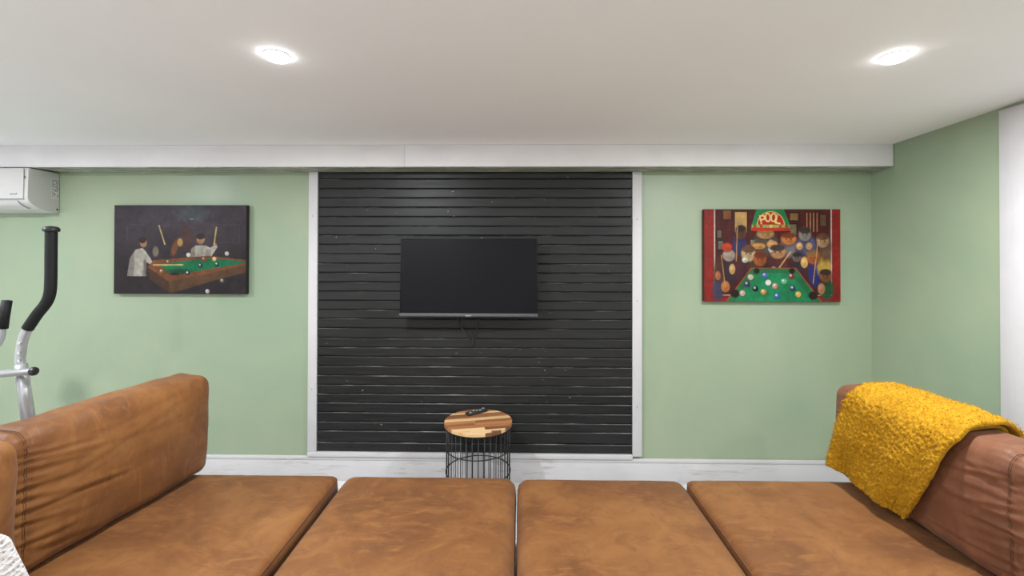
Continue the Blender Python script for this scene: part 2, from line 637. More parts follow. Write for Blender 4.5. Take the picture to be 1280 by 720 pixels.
downlight(1.352, 1.660, 'glowing round recessed ceiling lamp above the yellow throw and red-edged picture', LAMP_WATTS)
downlight(-3.08, 1.60, 'round recessed ceiling lamp in front of the white air conditioner', LAMP_WATTS)
for x, y, w in ((-2.0, 0.0, 'added out of view over the sofa end by the exercise machine'), (0.24, 0.0, 'added out of view over the middle of the sofa'), (2.02, 0.35, 'over the sofa end by the white door'),
                (-3.08, -1.5, 'added out of view behind the sofa near the white side wall'), (-0.88, -1.5, 'added out of view behind the sofa midway along its row'), (1.35, -1.5, 'added out of view behind the sofa near the green door wall')):
    downlight(x, y, 'round recessed ceiling lamp ' + w, DIM_WATTS)  # all but the white-door lamp are added out of view to brighten the room

# ------------------------------------------------------------------ soft cushions
def soft_box(dx, dy, dz, r, step, fn=None, flat_bottom=False):
    """rounded box: grid on the six faces, edges rounded with radius r, then fn(p, n) -> p"""
    half = np.array([dx, dy, dz]) / 2
    N = [max(int(round(2 * h / step)), 4) for h in half]
    idx, V, F = {}, [], []
    def vid(i, j, k):
        key = (i, j, k)
        if key not in idx:
            p = np.array([-half[0] + dx * i / N[0], -half[1] + dy * j / N[1], -half[2] + dz * k / N[2]])
            idx[key] = len(V)
            V.append(p)
        return idx[key]
    for (a, b, c) in ((0, 1, 2), (1, 2, 0), (2, 0, 1)):
        for side in (0, N[c]):
            for i in range(N[a]):
                for j in range(N[b]):
                    q = []
                    for (u, w) in ((i, j), (i + 1, j), (i + 1, j + 1), (i, j + 1)):
                        t = [0, 0, 0]
                        t[a], t[b], t[c] = u, w, side
                        q.append(vid(*t))
                    F.append(q if side else q[::-1])
    V = np.array(V)
    inner = np.clip(V, -(half - r), half - r)
    d = V - inner
    n = d / np.maximum(np.linalg.norm(d, axis=1, keepdims=True), 1e-9)
    P = inner + n * r
    if fn is not None:
        P = np.array([fn(p, q) for p, q in zip(P, n)])
    return P, F

def nz(x, y, z):
    return noise.noise(Vector((x, y, z)))

def seat_fn(dx, dy, dome, seed):
    def fn(p, n):
        p = p.copy()
        u, v = 2 * p[0] / dx, 2 * p[1] / dy
        if n[2] > 0:
            k = max(1 - abs(u) ** 2.6, 0) * max(1 - abs(v) ** 3.0, 0)
            p[2] += n[2] * (dome * k + 0.0022 * nz(p[0] * 4 + seed, p[1] * 4, 1) + 0.0012 * nz(p[0] * 13 + seed, p[1] * 9, 5))
        p[:2] += n[:2] * (0.003 * (1 - min(abs(p[2]) / 0.09, 1)) + 0.002 * nz(p[0] * 5, p[1] * 5, seed))
        return p
    return fn

def seam_loop(P, F, pts, rad, name, mat, parent, off=0.0005):
    bvh = BVHTree.FromPolygons([tuple(p) for p in P], [tuple(f) for f in F])
    out = []
    for p in pts:
        co, nn, _, _ = bvh.find_nearest(Vector(p))
        out.append(co + nn * off)
    V, Fc = tube_data(out, rad, 6, closed=True)
    return mesh_obj(name, V, Fc, mat, parent)

def rounded_rect(dx, dy, r, z, step=0.02):
    pts = []
    hx, hy = dx / 2 - r, dy / 2 - r
    for (cx, cy, a0) in ((hx, hy, 0), (-hx, hy, PI / 2), (-hx, -hy, PI), (hx, -hy, 1.5 * PI)):
        for k in range(7):
            a = a0 + PI / 2 * k / 6
            pts.append(Vector((cx + r * math.cos(a), cy + r * math.sin(a), z)))
    out = []
    for i in range(len(pts)):
        a, b = pts[i], pts[(i + 1) % len(pts)]
        m = max(1, int((b - a).length / step))
        out += [a.lerp(b, t / m) for t in range(m)]
    return out

SEAT_Z = 0.415
def sofa_module(x0, x1, y0, y1, label, seed, r, dome, dz=0.0):
    cx, cy = (x0 + x1) / 2, (y0 + y1) / 2
    root = tag(empty('sofa_module', (cx, cy, 0)), label, 'sofa', 'modules of the brown suede sofa')
    dx, dy, th = x1 - x0, y1 - y0, 0.17
    P, F = soft_box(dx, dy, th, r, 0.022, seat_fn(dx, dy, dome, seed))
    zoff = SEAT_Z + dz - th / 2
    s = mesh_obj('seat_cushion', P, F, M['suede'], root)
    s.location = (0, 0, zoff)
    for zz in (th / 2 - r * 0.55, -th / 2 + r * 0.6):
        seam_loop(P, F, rounded_rect(dx, dy, r, zz), 0.0022, 'seam', M['thread'], s)
    # upholstered base under the cushion, standing on four short feet
    b = box('base', (-dx / 2 + 0.012, -dy / 2 + 0.012, 0.06), (dx / 2 - 0.012, dy / 2 - 0.012, zoff - th / 2 + 0.006), M['suede'], root, bev=0.02, seg=3)
    for sx in (-1, 1):
        for sy in (-1, 1):
            V, Fc = tube_data([(sx * (dx / 2 - 0.07), sy * (dy / 2 - 0.07), 0.001), (sx * (dx / 2 - 0.07), sy * (dy / 2 - 0.07), 0.062)], [0.02, 0.026], 14)
            mesh_obj('foot', V, Fc, M['black_plastic'], root, smooth=False)
    return root

YS0, YS1 = 0.62, 2.225
sofa_module(-1.840, -0.880, YS0, YS1, 'tan suede sofa module carrying the leaning cushion beside the exercise machine', 1.3, 0.030, 0.008)
sofa_module(-0.848, -0.017, YS0, YS1 + 0.012, 'tan suede sofa module in front of the round wire table', 5.1, 0.055, 0.016)
sofa_module(-0.006, 0.786, YS0, YS1, 'tan suede sofa module between the wire table module and the throw module', 9.7, 0.050, 0.014)
sofa_module(0.800, 1.790, YS0, YS1 - 0.005, 'tan suede sofa module under the yellow throw', 14.2, 0.032, 0.008)

def sofa_side(x0, x1, label):
    root = tag(empty('sofa_bolster', ((x0 + x1) / 2, (YS0 + YS1) / 2, 0)), label, 'sofa', 'upholstered sides of the brown suede sofa')
    P, F = soft_box(x1 - x0, YS1 - YS0 - 0.02, 0.54, 0.035, 0.03, lambda p, n: p + n * 0.004 * nz(p[0] * 4, p[1] * 4, p[2] * 4 + x0))
    a = mesh_obj('padded_panel', P, F, M['suede'], root)
    a.location = (0, 0, 0.06 + 0.27)
    for sy in (-1, 1):
        V, Fc = tube_data([(0, sy * 0.7, 0.001), (0, sy * 0.7, 0.066)], [0.02, 0.026], 14)
        mesh_obj('foot', V, Fc, M['black_plastic'], root, smooth=False)
sofa_side(-1.965, -1.850, 'low padded suede side behind the cushion near the exercise machine')
sofa_side(1.800, 1.915, 'low padded suede side behind the cushion with the yellow throw')

def cushion_fn(dx, dy, dz, side, seam_y, seed, amp=1.0, sag=0.0):
    """side: +1 when the inner face looks towards +x; seam_y: local y of the gathered end seam"""
    rnd = random.Random(int(seed * 10))
    creases = []
    z = -dz / 2 + 0.05
    while z < dz / 2 - 0.05:
        creases.append((z, rnd.uniform(-0.22, 0.0), rnd.uniform(0.08, 0.34), amp * rnd.uniform(0.002, 0.0070), rnd.uniform(0.006, 0.011)))
        z += rnd.uniform(0.022, 0.042)
    for _ in range(5):
        creases.append((rnd.uniform(-0.15, 0.15), rnd.uniform(-0.15, 0.35), 0.7, amp * rnd.uniform(0.001, 0.0022), rnd.uniform(0.010, 0.02)))
    def fn(p, n):
        p = p.copy()
        u, v, w = 2 * p[0] / dx, 2 * p[1] / dy, 2 * p[2] / dz
        bul = max(1 - abs(v) ** 3.2, 0) * max(1 - abs(w) ** 2.4, 0)
        p[0] += n[0] * 0.030 * bul
        p[1] += n[1] * 0.012 * max(1 - abs(w) ** 2, 0)
        p[2] += max(n[2], 0) * (0.014 * max(1 - abs(v) ** 2, 0) + sag * v)
        dist = abs(p[1] - seam_y)
        a = 0.0
        if n[2] < 0.75:
            for (z0, slope, ln, dep, wd) in creases:
                zz = z0 + slope * (p[1] - seam_y) + 0.012 * nz(p[1] * 5 + z0 * 40, seed, 1.7)
                k = 1 - dist / (ln if p[1] > seam_y else 0.07)
                if k <= 0:
                    continue
                e = (p[2] - zz) / wd
                if abs(e) < 3.5:
                    a += dep * math.sqrt(k) * (-math.exp(-e * e) + 0.75 * math.exp(-(e - 1.7) ** 2 / 1.3))
        small = 0.0016 * math.sin(p[2] * 300 + 5 * nz(p[1] * 10, p[2] * 9, seed)) * math.exp(-dist / 0.035)
        lump = 0.0050 * nz(p[1] * 5 + seed, p[2] * 12, p[0] * 8) + 0.0035 * nz(p[1] * 10, p[2] * 5 + seed, 3.3)
        top = 0.0022 * max(n[2], 0) * math.sin(p[1] * 36 + 4 * nz(p[1] * 4, seed, p[0] * 5))
        p += n * (a + small + lump)
        p[2] += top
        pinch = 0.008 * math.exp(-((p[1] - seam_y) / 0.012) ** 2)
        p -= n * pinch
        return p
    return fn

def back_cushion(label, loc, rz, lean, dx, dy, dz, side, seed, mat, amp=1.0, sag=0.0, seam=True):
    seam_y = -dy / 2 + 0.055
    P, F = soft_box(dx, dy, dz, 0.046, 0.0075, cushion_fn(dx, dy, dz, side, seam_y, seed, amp, sag))
    root = tag(empty('back_cushion', loc, rz), label, 'cushion', 'loose back cushions of the sofa')
    root.rotation_euler = (0, lean, rz)
    c = mesh_obj('cover', P, F, mat, root)
    c.location = (0, 0, dz / 2)
    if seam:
        bvh = BVHTree.FromPolygons([tuple(p) for p in P], [tuple(f) for f in F])
        for oy in (-0.003, 0.003):
            out = []
            for k in range(120):
                a = 2 * PI * k / 120
                dvec = Vector((math.cos(a) * dx, 0, math.sin(a) * dz)).normalized()
                h = bvh.ray_cast(Vector((0, seam_y + oy, 0)), dvec)
                if h[0] is not None:
                    out.append(h[0] + h[1] * 0.0012)
            V, Fc = tube_data(out, 0.0009, 6, closed=True)
            mesh_obj('seam', V, Fc, M['thread'], c)
    return root, P, F

CUSH_L = back_cushion('tall tan suede cushion leaning beside the exercise machine, wrinkled at one end', (-1.672, 1.838, SEAT_Z + 0.012), math.radians(-8.5), math.radians(1.5), 0.18, 0.81, 0.475, 1, 2.2, M['suede'], 1.0)
CUSH_N = back_cushion('tan suede cushion under the white crochet throw', (-1.64, 1.015, SEAT_Z + 0.016), math.radians(-3), math.radians(2), 0.19, 0.72, 0.505, 1, 6.4, M['suede'], 0.6)
CUSH_R = back_cushion('reddish brown suede cushion with a yellow throw hung over it', (1.655, 1.845, SEAT_Z + 0.012), math.radians(1.5), math.radians(-2.0), 0.19, 0.84, 0.44, -1, 8.8, M['suede_r'], 1.0)

# ------------------------------------------------------------------ throws
def drape(cush, dz, path, yfar, ynear, nu, nv, off, wave, hem=None):
    """sheet over a cushion, in the cushion's own space. path(s) -> (x, z) rough outline; yfar/ynear(s)."""
    root, P, F = cush
    bvh = BVHTree.FromPolygons([(p[0], p[1], p[2] + dz / 2) for p in P], [tuple(f) for f in F])
    ymin, ymax = P[:, 1].min() + 0.05, P[:, 1].max() - 0.03
    out = []
    for i in range(nu + 1):
        s = i / nu
        for j in range(nv + 1):
            t = j / nv
            x, z = path(s, t)
            y = yfar(s) * (1 - t) + ynear(s) * t
            q = Vector((x, min(max(y, ymin), ymax), z))
            co, nn, _, _ = bvh.find_nearest(q)
            d = q - co
            sd = d.dot(nn)
            tgt = co + nn * max(off, min(sd, off + wave(s, t)))
            out.append(Vector((tgt.x, y, tgt.z)))
    return np.array([tuple(v) for v in out]).reshape(nu + 1, nv + 1, 3)

def smooth_grid(G, it=3):
    for _ in range(it):
        H = G.copy()
        H[1:-1] = (G[:-2] + 2 * G[1:-1] + G[2:]) / 4
        G = H.copy()
        H[:, 1:-1] = (G[:, :-2] + 2 * G[:, 1:-1] + G[:, 2:]) / 4
        G = H
    return G

def grid_normals(G):
    du = np.gradient(G, axis=0)
    dv = np.gradient(G, axis=1)
    n = np.cross(du, dv)
    return n / np.maximum(np.linalg.norm(n, axis=2, keepdims=True), 1e-9)

def thick_sheet(G, th, disp):
    """closed shell around grid G with rounded rim; disp(p) adds relief along the normal on both sides"""
    n = grid_normals(G)
    a, b, _ = G.shape
    ii = np.minimum(np.arange(a), np.arange(a)[::-1])[:, None]
    jj = np.minimum(np.arange(b), np.arange(b)[::-1])[None, :]
    e = np.minimum(ii, jj)
    h = th / 2 * np.sqrt(np.clip(1 - (1 - np.clip((e + 1) / 4.0, 0, 1)) ** 2, 0.0, 1))
    D = np.array([[disp(G[i, j]) for j in range(b)] for i in range(a)])
    top = G + n * (h + D)[..., None]
    bot = G - n * h[..., None]
    V = list(top.reshape(-1, 3)) + list(bot.reshape(-1, 3))
    F = []
    o = a * b
    for i in range(a - 1):
        for j in range(b - 1):
            q = (i * b + j, (i + 1) * b + j, (i + 1) * b + j + 1, i * b + j + 1)
            F.append(q)
            F.append(tuple(o + k for k in q[::-1]))
    rim = [(i, 0) for i in range(a)] + [(a - 1, j) for j in range(1, b)] + [(i, b - 1) for i in range(a - 2, -1, -1)] + [(0, j) for j in range(b - 2, 0, -1)]
    ids = [i * b + j for i, j in rim]
    for k in range(len(ids)):
        p, q = ids[k], ids[(k + 1) % len(ids)]
        F.append((p, o + p, o + q, q))
    return V, F, top, n

def place_like(o, cush):
    o.location = cush[0].location
    o.rotation_euler = cush[0].rotation_euler

# mustard throw over the right-hand cushion. local frame: inner face looks to -x, y=+ is the far end
def lerp(a, b, t):
    return a + (b - a) * t
def seg(s, pts):
    for (s0, v0), (s1, v1) in zip(pts, pts[1:]):
        if s <= s1:
            return lerp(v0, v1, (s - s0) / (s1 - s0))
    return pts[-1][1]
DZR = 0.44
def path_y(s, t, drop=0.0):
    hemz = lerp(0.070, 0.035, t) - drop
    if s < 0.30:
        return 0.13, lerp(0.22, 0.46, s / 0.30)
    if s < 0.48:
        k = (s - 0.30) / 0.18
        return lerp(0.12, -0.12, k), 0.475
    k = (s - 0.48) / 0.52
    return -0.15, lerp(0.46, hemz, k)
yf = lambda s: seg(s, ((0, 0.20), (0.38, 0.235), (0.5, 0.27), (1, 0.365)))
yn = lambda s: seg(s, ((0, -0.18), (0.3, -0.215), (0.48, -0.24), (0.6, -0.20), (0.7, -0.17), (0.86, -0.10), (1, -0.02)))
def wool_disp(p):
    return 0.0065 * nz(p[0] * 85, p[1] * 85, p[2] * 85) + 0.0036 * nz(p[0] * 200, p[1] * 200, p[2] * 200)
def wave_y(s, t):
    return 0.0
parts = []
tops = []
for layer in range(2):
    off = 0.0145 + (0.0 if layer else 0.020)
    G = drape(CUSH_R, DZR, lambda s, t, L=layer: path_y(s, t, 0.018 * L), yf, (lambda s, L=layer: yn(s) + 0.022 * L), 210 if layer == 0 else 90, 190 if layer == 0 else 90, off, lambda s, t: 0.0)
    G = smooth_grid(G, 6)
    nr = grid_normals(G)
    nu, nv = G.shape[0], G.shape[1]
    for i in range(nu):
        s = i / (nu - 1)
        for j in range(nv):
            t = j / (nv - 1)
            k = max((s - 0.5) / 0.5, 0)
            w = 0.012 * k * (math.sin(9 * t + 2.2 * s) + 0.6 * math.sin(17 * t - 5 * s)) + 0.020 * k * k * (1 - t)
            w += 0.006 * max(0, (t - 0.85) / 0.15) * (1 - abs(s - 0.45))
            G[i, j] += np.array([-1, 0, 0]) * max(w, -0.002) * (1 if layer == 0 else 0.8)
    V, F, top, n = thick_sheet(G, 0.017, wool_disp if layer == 0 else (lambda p: 0.6 * wool_disp(p)))
    # make the relief side face outwards
    parts.append((V, F))
    tops.append((top, n))
V, F = merge(parts)
throw = mesh_obj('throw_blanket', V, F, M['wool'])
bmx = bmesh.new(); bmx.from_mesh(throw.data); bmesh.ops.recalc_face_normals(bmx, faces=bmx.faces[:]); bmx.to_mesh(throw.data); bmx.free()
place_like(throw, CUSH_R)
tag(throw, 'mustard yellow boucle throw hanging over the brown cushion', 'throw')
# loose loops of wool standing off the surface
top, n = tops[0]
ctr = np.array([0.0, 0.0, 0.22])
FV, FF = [], []
a, b, _ = top.shape
sgn = 1.0 if (n[int(a * 0.75), b // 2][0] < 0) else -1.0
for _ in range(15000):
    i, j = rng.integers(1, a - 1), rng.integers(0, b)
    if rng.random() < 0.06:
        j = int(rng.choice([0, b - 1]))
    p, q = top[i, j], n[i, j] * sgn
    d = q * rng.uniform(0.3, 1.0) + rng.normal(0, 0.6, 3)
    d /= np.linalg.norm(d)
    L = rng.uniform(0.004, 0.010) * (1.7 if j in (0, b - 1) else 1)
    sd = np.cross(d, rng.normal(0, 1, 3)); sd /= np.linalg.norm(sd)
    k = len(FV)
    w = 0.0007
    mid = p + d * L * 0.6 + rng.normal(0, 0.0012, 3)
    FV += [p - sd * w, p + sd * w, mid + sd * w * 0.8, mid - sd * w * 0.8, p + d * L + q * 0.001]
    FF += [(k, k + 1, k + 2, k + 3), (k + 3, k + 2, k + 4)]
pile = mesh_obj('wool_pile', FV, FF, M['wool'], throw)
pile['kind'] = 'stuff'

# white crochet throw over the near left cushion. inner face looks to +x
DZN = 0.505
def path_n(s, t):
    if s < 0.25:
        return -0.13, lerp(0.25, 0.50, s / 0.25)
    if s < 0.40:
        return lerp(-0.12, 0.12, (s - 0.25) / 0.15), 0.53
    return 0.16, lerp(0.50, 0.045, (s - 0.40) / 0.60)
yfn = lambda s: seg(s, ((0, -0.05), (0.33, 0.0), (0.45, 0.06), (0.72, 0.285), (1, 0.352)))
ynn = lambda s: seg(s, ((0, -0.30), (1, -0.24)))
G = drape(CUSH_N, DZN, path_n, yfn, ynn, 90, 70, 0.017, lambda s, t: 0.0)
G = smooth_grid(G, 4)
for i in range(G.shape[0]):
    s = i / (G.shape[0] - 1)
    for j in range(G.shape[1]):
        t = j / (G.shape[1] - 1)
        k = max((s - 0.42) / 0.58, 0)
        G[i, j] += np.array([1, 0, 0]) * max(0.05 * k * k + 0.012 * k * math.sin(16 * t + 3 * s), 0)
V, F, top, n = thick_sheet(G, 0.012, lambda p: 0.0022 * math.sin(p[1] * 420) * math.sin(p[2] * 420))
kn = mesh_obj('crochet_throw', V, F, M['knit'])
bmx = bmesh.new(); bmx.from_mesh(kn.data); bmesh.ops.recalc_face_normals(bmx, faces=bmx.faces[:]); bmx.to_mesh(kn.data); bmx.free()
place_like(kn, CUSH_N)
tag(kn, 'white crochet throw draped on a brown sofa cushion', 'throw')

# ------------------------------------------------------------------ side table and remote
TX, TY, TZ, TR = -0.246, 2.745, 0.49, 0.203
tbl = tag(empty('side_table', (TX, TY, 0)), 'round side table with striped wooden top on a black wire cage', 'table')
# top glued up from strips of different wood
ang = math.radians(13)
woods = [((0.22, 0.085, 0.032), (0.33, 0.14, 0.055)), ((0.58, 0.34, 0.15), (0.74, 0.50, 0.26)), ((0.30, 0.115, 0.042), (0.42, 0.18, 0.075)),
         ((0.15, 0.06, 0.026), (0.24, 0.10, 0.045)), ((0.66, 0.42, 0.20), (0.78, 0.56, 0.31)), ((0.36, 0.15, 0.055), (0.48, 0.22, 0.09))]
wm = [mat_wood('table_wood_%s' % k, a, b) for k, (a, b) in zip(('walnut', 'honey', 'chestnut', 'umber', 'maple', 'amber'), woods)]
cuts = [-TR, -0.172, -0.150, -0.112, -0.070, -0.034, 0.006, 0.050, 0.082, 0.118, 0.150, 0.178, TR]
order = [4, 1, 4, 2, 0, 5, 1, 0, 3, 1, 5, 3]
order2 = [3, 4, 3, 2, 5, 0, 1, 2, 0, 4, 0, 3]
rot = Matrix.Rotation(ang, 4, 'Z')
tt = 0.020
def strip(v0, v1, u0, u1, mat):
    """piece of the disc between v0..v1 across and u0..u1 along the strip"""
    prof = []
    nn = 12
    top_e, bot_e = [], []
    for k in range(nn + 1):
        v = lerp(v0, v1, k / nn)
        e = math.sqrt(max(TR * TR - v * v, 0))
        top_e.append((min(u1, e), v))
        bot_e.append((max(u0, -e), v))
    loop = top_e + bot_e[::-1]
    pts = []
    for p in loop:
        if not pts or (abs(p[0] - pts[-1][0]) + abs(p[1] - pts[-1][1])) > 1e-6:
            pts.append(p)
    if abs(pts[0][0] - pts[-1][0]) + abs(pts[0][1] - pts[-1][1]) < 1e-6:
        pts.pop()
    bm = bmesh.new()
    lo = [bm.verts.new((x, y, TZ - tt)) for x, y in pts]
    mi = [bm.verts.new((x, y, TZ - 0.002)) for x, y in pts]
    hi = [bm.verts.new((x * 0.995, y * 0.995, TZ)) for x, y in pts]
    bm.faces.new(lo[::-1]); bm.faces.new(hi)
    for A, B in ((lo, mi), (mi, hi)):
        for i in range(len(pts)):
            j = (i + 1) % len(pts)
            bm.faces.new((A[i], A[j], B[j], B[i]))
    o = bm_obj('wood_strip', bm, mat, tbl)
    o.rotation_euler = (0, 0, ang)
for k in range(len(cuts) - 1):
    br = (0.05, -0.07, 0.02, 0.06, -0.03, -0.02, 0.0, 0.07, -0.06, 0.03, -0.05, 0.0)[k]
    g = 0.0003
    strip(cuts[k] + g, cuts[k + 1] - g, -1, br - g, wm[order[k]])
    strip(cuts[k] + g, cuts[k + 1] - g, br + g, 1, wm[order2[k]])
# wire cage
RC = 0.193
def ring(z, r, rad):
    return tube_data([(r * math.cos(2 * PI * k / 48), r * math.sin(2 * PI * k / 48), z) for k in range(48)], rad, 8, closed=True)
for z in (TZ - tt - 0.004, 0.335, 0.195, 0.006):
    V, F = ring(z, RC, 0.0035 if 0.1 < z < 0.4 else 0.004)
    mesh_obj('wire_hoop', V, F, M['black_metal'], tbl)
wv, wf = tube_data([(RC - 0.003, 0, 0.006), (RC - 0.003, 0, TZ - tt - 0.003)], 0.0025, 6)
wme = None
for k in range(34):
    if wme is None:
        o = mesh_obj('wire', wv, wf, M['black_metal'], tbl)
        wme = o.data
    else:
        o = link('wire', wme, None, tbl)
    o.rotation_euler = (0, 0, 2 * PI * k / 34)

rc = tag(empty('remote_control', (-0.268, 2.868, TZ + 0.0008), math.radians(38)), 'black remote control lying on the round wooden table', 'remote')
bm = bmesh.new(); add_box(bm, (-0.072, -0.021, 0), (0.072, 0.021, 0.017), 0.006, 3)
bm_obj('shell', bm, M['black_plastic'], rc, True, math.radians(40))
for i in range(7):
    for j in range(3):
        box('button', (-0.058 + i * 0.018, -0.014 + j * 0.0105, 0.0165), (-0.047 + i * 0.018, -0.0065 + j * 0.0105, 0.0185), M['grey_plastic'] if (i + j) % 4 else M['white_plain'], rc, bev=0.0008)

# ------------------------------------------------------------------ television
TVX, TVZ = -0.321, 1.345
tv = tag(empty('television', (TVX, 2.868, TVZ)), 'black flat-screen television mounted on the dark board wall', 'television')
tv.rotation_euler = (math.radians(-1.8), 0, 0)
w, h = 0.866, 0.488
bm = bmesh.new(); add_box(bm, (-w / 2, 0.0, -h / 2), (w / 2, 0.028, h / 2), 0.004, 2)
bm_obj('casing', bm, M['black_plastic'], tv, True, math.radians(40))
box('back_housing', (-0.30, 0.024, -0.21), (0.30, 0.060, 0.10), M['black_plastic'], tv, bev=0.012, seg=3)
box('screen', (-w / 2 + 0.006, -0.0012, -h / 2 + 0.020), (w / 2 - 0.006, 0.002, h / 2 - 0.007), M['screen'], tv)
fr = plain('matt_black_bezel', (0.006, 0.006, 0.006), 0.5, spec=0.2)
box('bezel', (-w / 2, -0.004, h / 2 - 0.007), (w / 2, 0.004, h / 2), fr, tv, bev=0.001)
box('bezel', (-w / 2, -0.004, -h / 2 + 0.015), (-w / 2 + 0.006, 0.004, h / 2 - 0.007), fr, tv, bev=0.001)
box('bezel', (w / 2 - 0.006, -0.004, -h / 2 + 0.015), (w / 2, 0.004, h / 2 - 0.007), fr, tv, bev=0.001)
ch = box('lower_bezel', (-w / 2 - 0.003, -0.007, -h / 2 - 0.002), (w / 2 + 0.003, 0.006, -h / 2 + 0.017), M['grey_plastic'], tv, bev=0.002)
lg = box('logo_plate', (-0.022, -0.0085, -h / 2 - 0.004), (0.022, -0.0065, -h / 2 + 0.010), M['grey_plastic'], ch, bev=0.001)
for k in range(6):
    box('logo_letter', (-0.017 + k * 0.006, -0.0092, -h / 2 + 0.001), (-0.0135 + k * 0.006, -0.0083, -h / 2 + 0.0065), M['silver'], ch)
box('wall_bracket', (-0.16, 0.055, -0.10), (0.16, 0.113, 0.06), M['black_metal'], tv, bev=0.003)
for dx_ in (0.0, 1.0):
    p0 = (TVX - 0.075 + dx_ * 0.13, 2.925, 1.12)
    pts = smooth_path([p0, (p0[0] + (0.005 - dx_ * 0.004), 2.955, 1.04), (-0.345 + dx_ * 0.050, 2.966, 0.965), (-0.312 + dx_ * 0.004, 2.970, 0.900 + dx_ * 0.012), (-0.300 - dx_ * 0.006, 2.972, 0.925 - dx_ * 0.03), (-0.318 + dx_ * 0.04, 2.976, 0.985)], 8)
    V, F = tube_data(pts, 0.0042, 8)
    o = mesh_obj('cable', V, F, M['black_plastic'])
    o.parent = tv
    bpy.context.view_layer.update()
    o.matrix_parent_inverse = tv.matrix_world.inverted()

# ------------------------------------------------------------------ air conditioner
ac = tag(empty('air_conditioner', (-3.48, 3.0, 1.76)), 'white wall air conditioner tucked under the ceiling beam', 'air conditioner')
ac_prof = [(-0.001, -0.002), (-0.001, 0.262), (-0.012, 0.266), (-0.190, 0.267), (-0.196, 0.262), (-0.2005, 0.085), (-0.197, 0.066), (-0.186, 0.052), (-0.165, 0.036), (-0.125, 0.017), (-0.075, 0.003), (-0.03, -0.003)]
extrude_x('casing', ac_prof, -0.40, 0.395, M['ac'], ac, bev=0.004)
box('front_panel', (-0.392, -0.2075, 0.072), (0.374, -0.199, 0.264), M['ac'], ac, bev=0.004)
box('panel_gap', (-0.392, -0.2025, 0.068), (0.374, -0.196, 0.0725), M['ac_grey'], ac)
extrude_x('louver', [(-0.1985, 0.062), (-0.188, 0.0475), (-0.166, 0.0315), (-0.128, 0.0135), (-0.126, 0.0115), (-0.168, 0.0285), (-0.191, 0.045), (-0.2015, 0.061)], -0.36, 0.33, M['ac'], ac)
box('latch', (0.374, -0.203, 0.20), (0.379, -0.197, 0.215), M['ac_grey'], ac)
for k in range(7):
    box('logo_letter', (0.292 + k * 0.0068, -0.2082, 0.098), (0.2965 + k * 0.0068, -0.2072, 0.105 if k != 6 else 0.109), M['ink'], ac)
# printed data label on the end face: lines of small marks
lb = box('data_label', (0.3945, -0.055, 0.09), (0.3957, -0.008, 0.225), M['white_plain'], ac)
for k in range(13):
    z = 0.214 - k * 0.0088
    y = -0.050
    while y < -0.014:
        L = random.uniform(0.004, 0.012)
        if random.random() < 0.8 and not (k in (9, 10) and y > -0.035):
            box('label_print', (0.3956, y, z - 0.0026), (0.3961, min(y + L, -0.011), z + 0.0026), M['ink'], lb)
        y += L + 0.003
V, F = tube_data([(0.394, -0.016, 0.022), (0.3965, -0.016, 0.022)], 0.006, 14)
mesh_obj('screw_hole', V, F, M['black_plastic'], ac, smooth=False)

# ------------------------------------------------------------------ canvas prints (plain stand-ins for the artworks: a pool table in the same colours)
def srgb(r, g, b):
    return np.array([((c / 255 + 0.055) / 1.055) ** 2.4 if c > 10 else c / 255 / 12.92 for c in (r, g, b)])

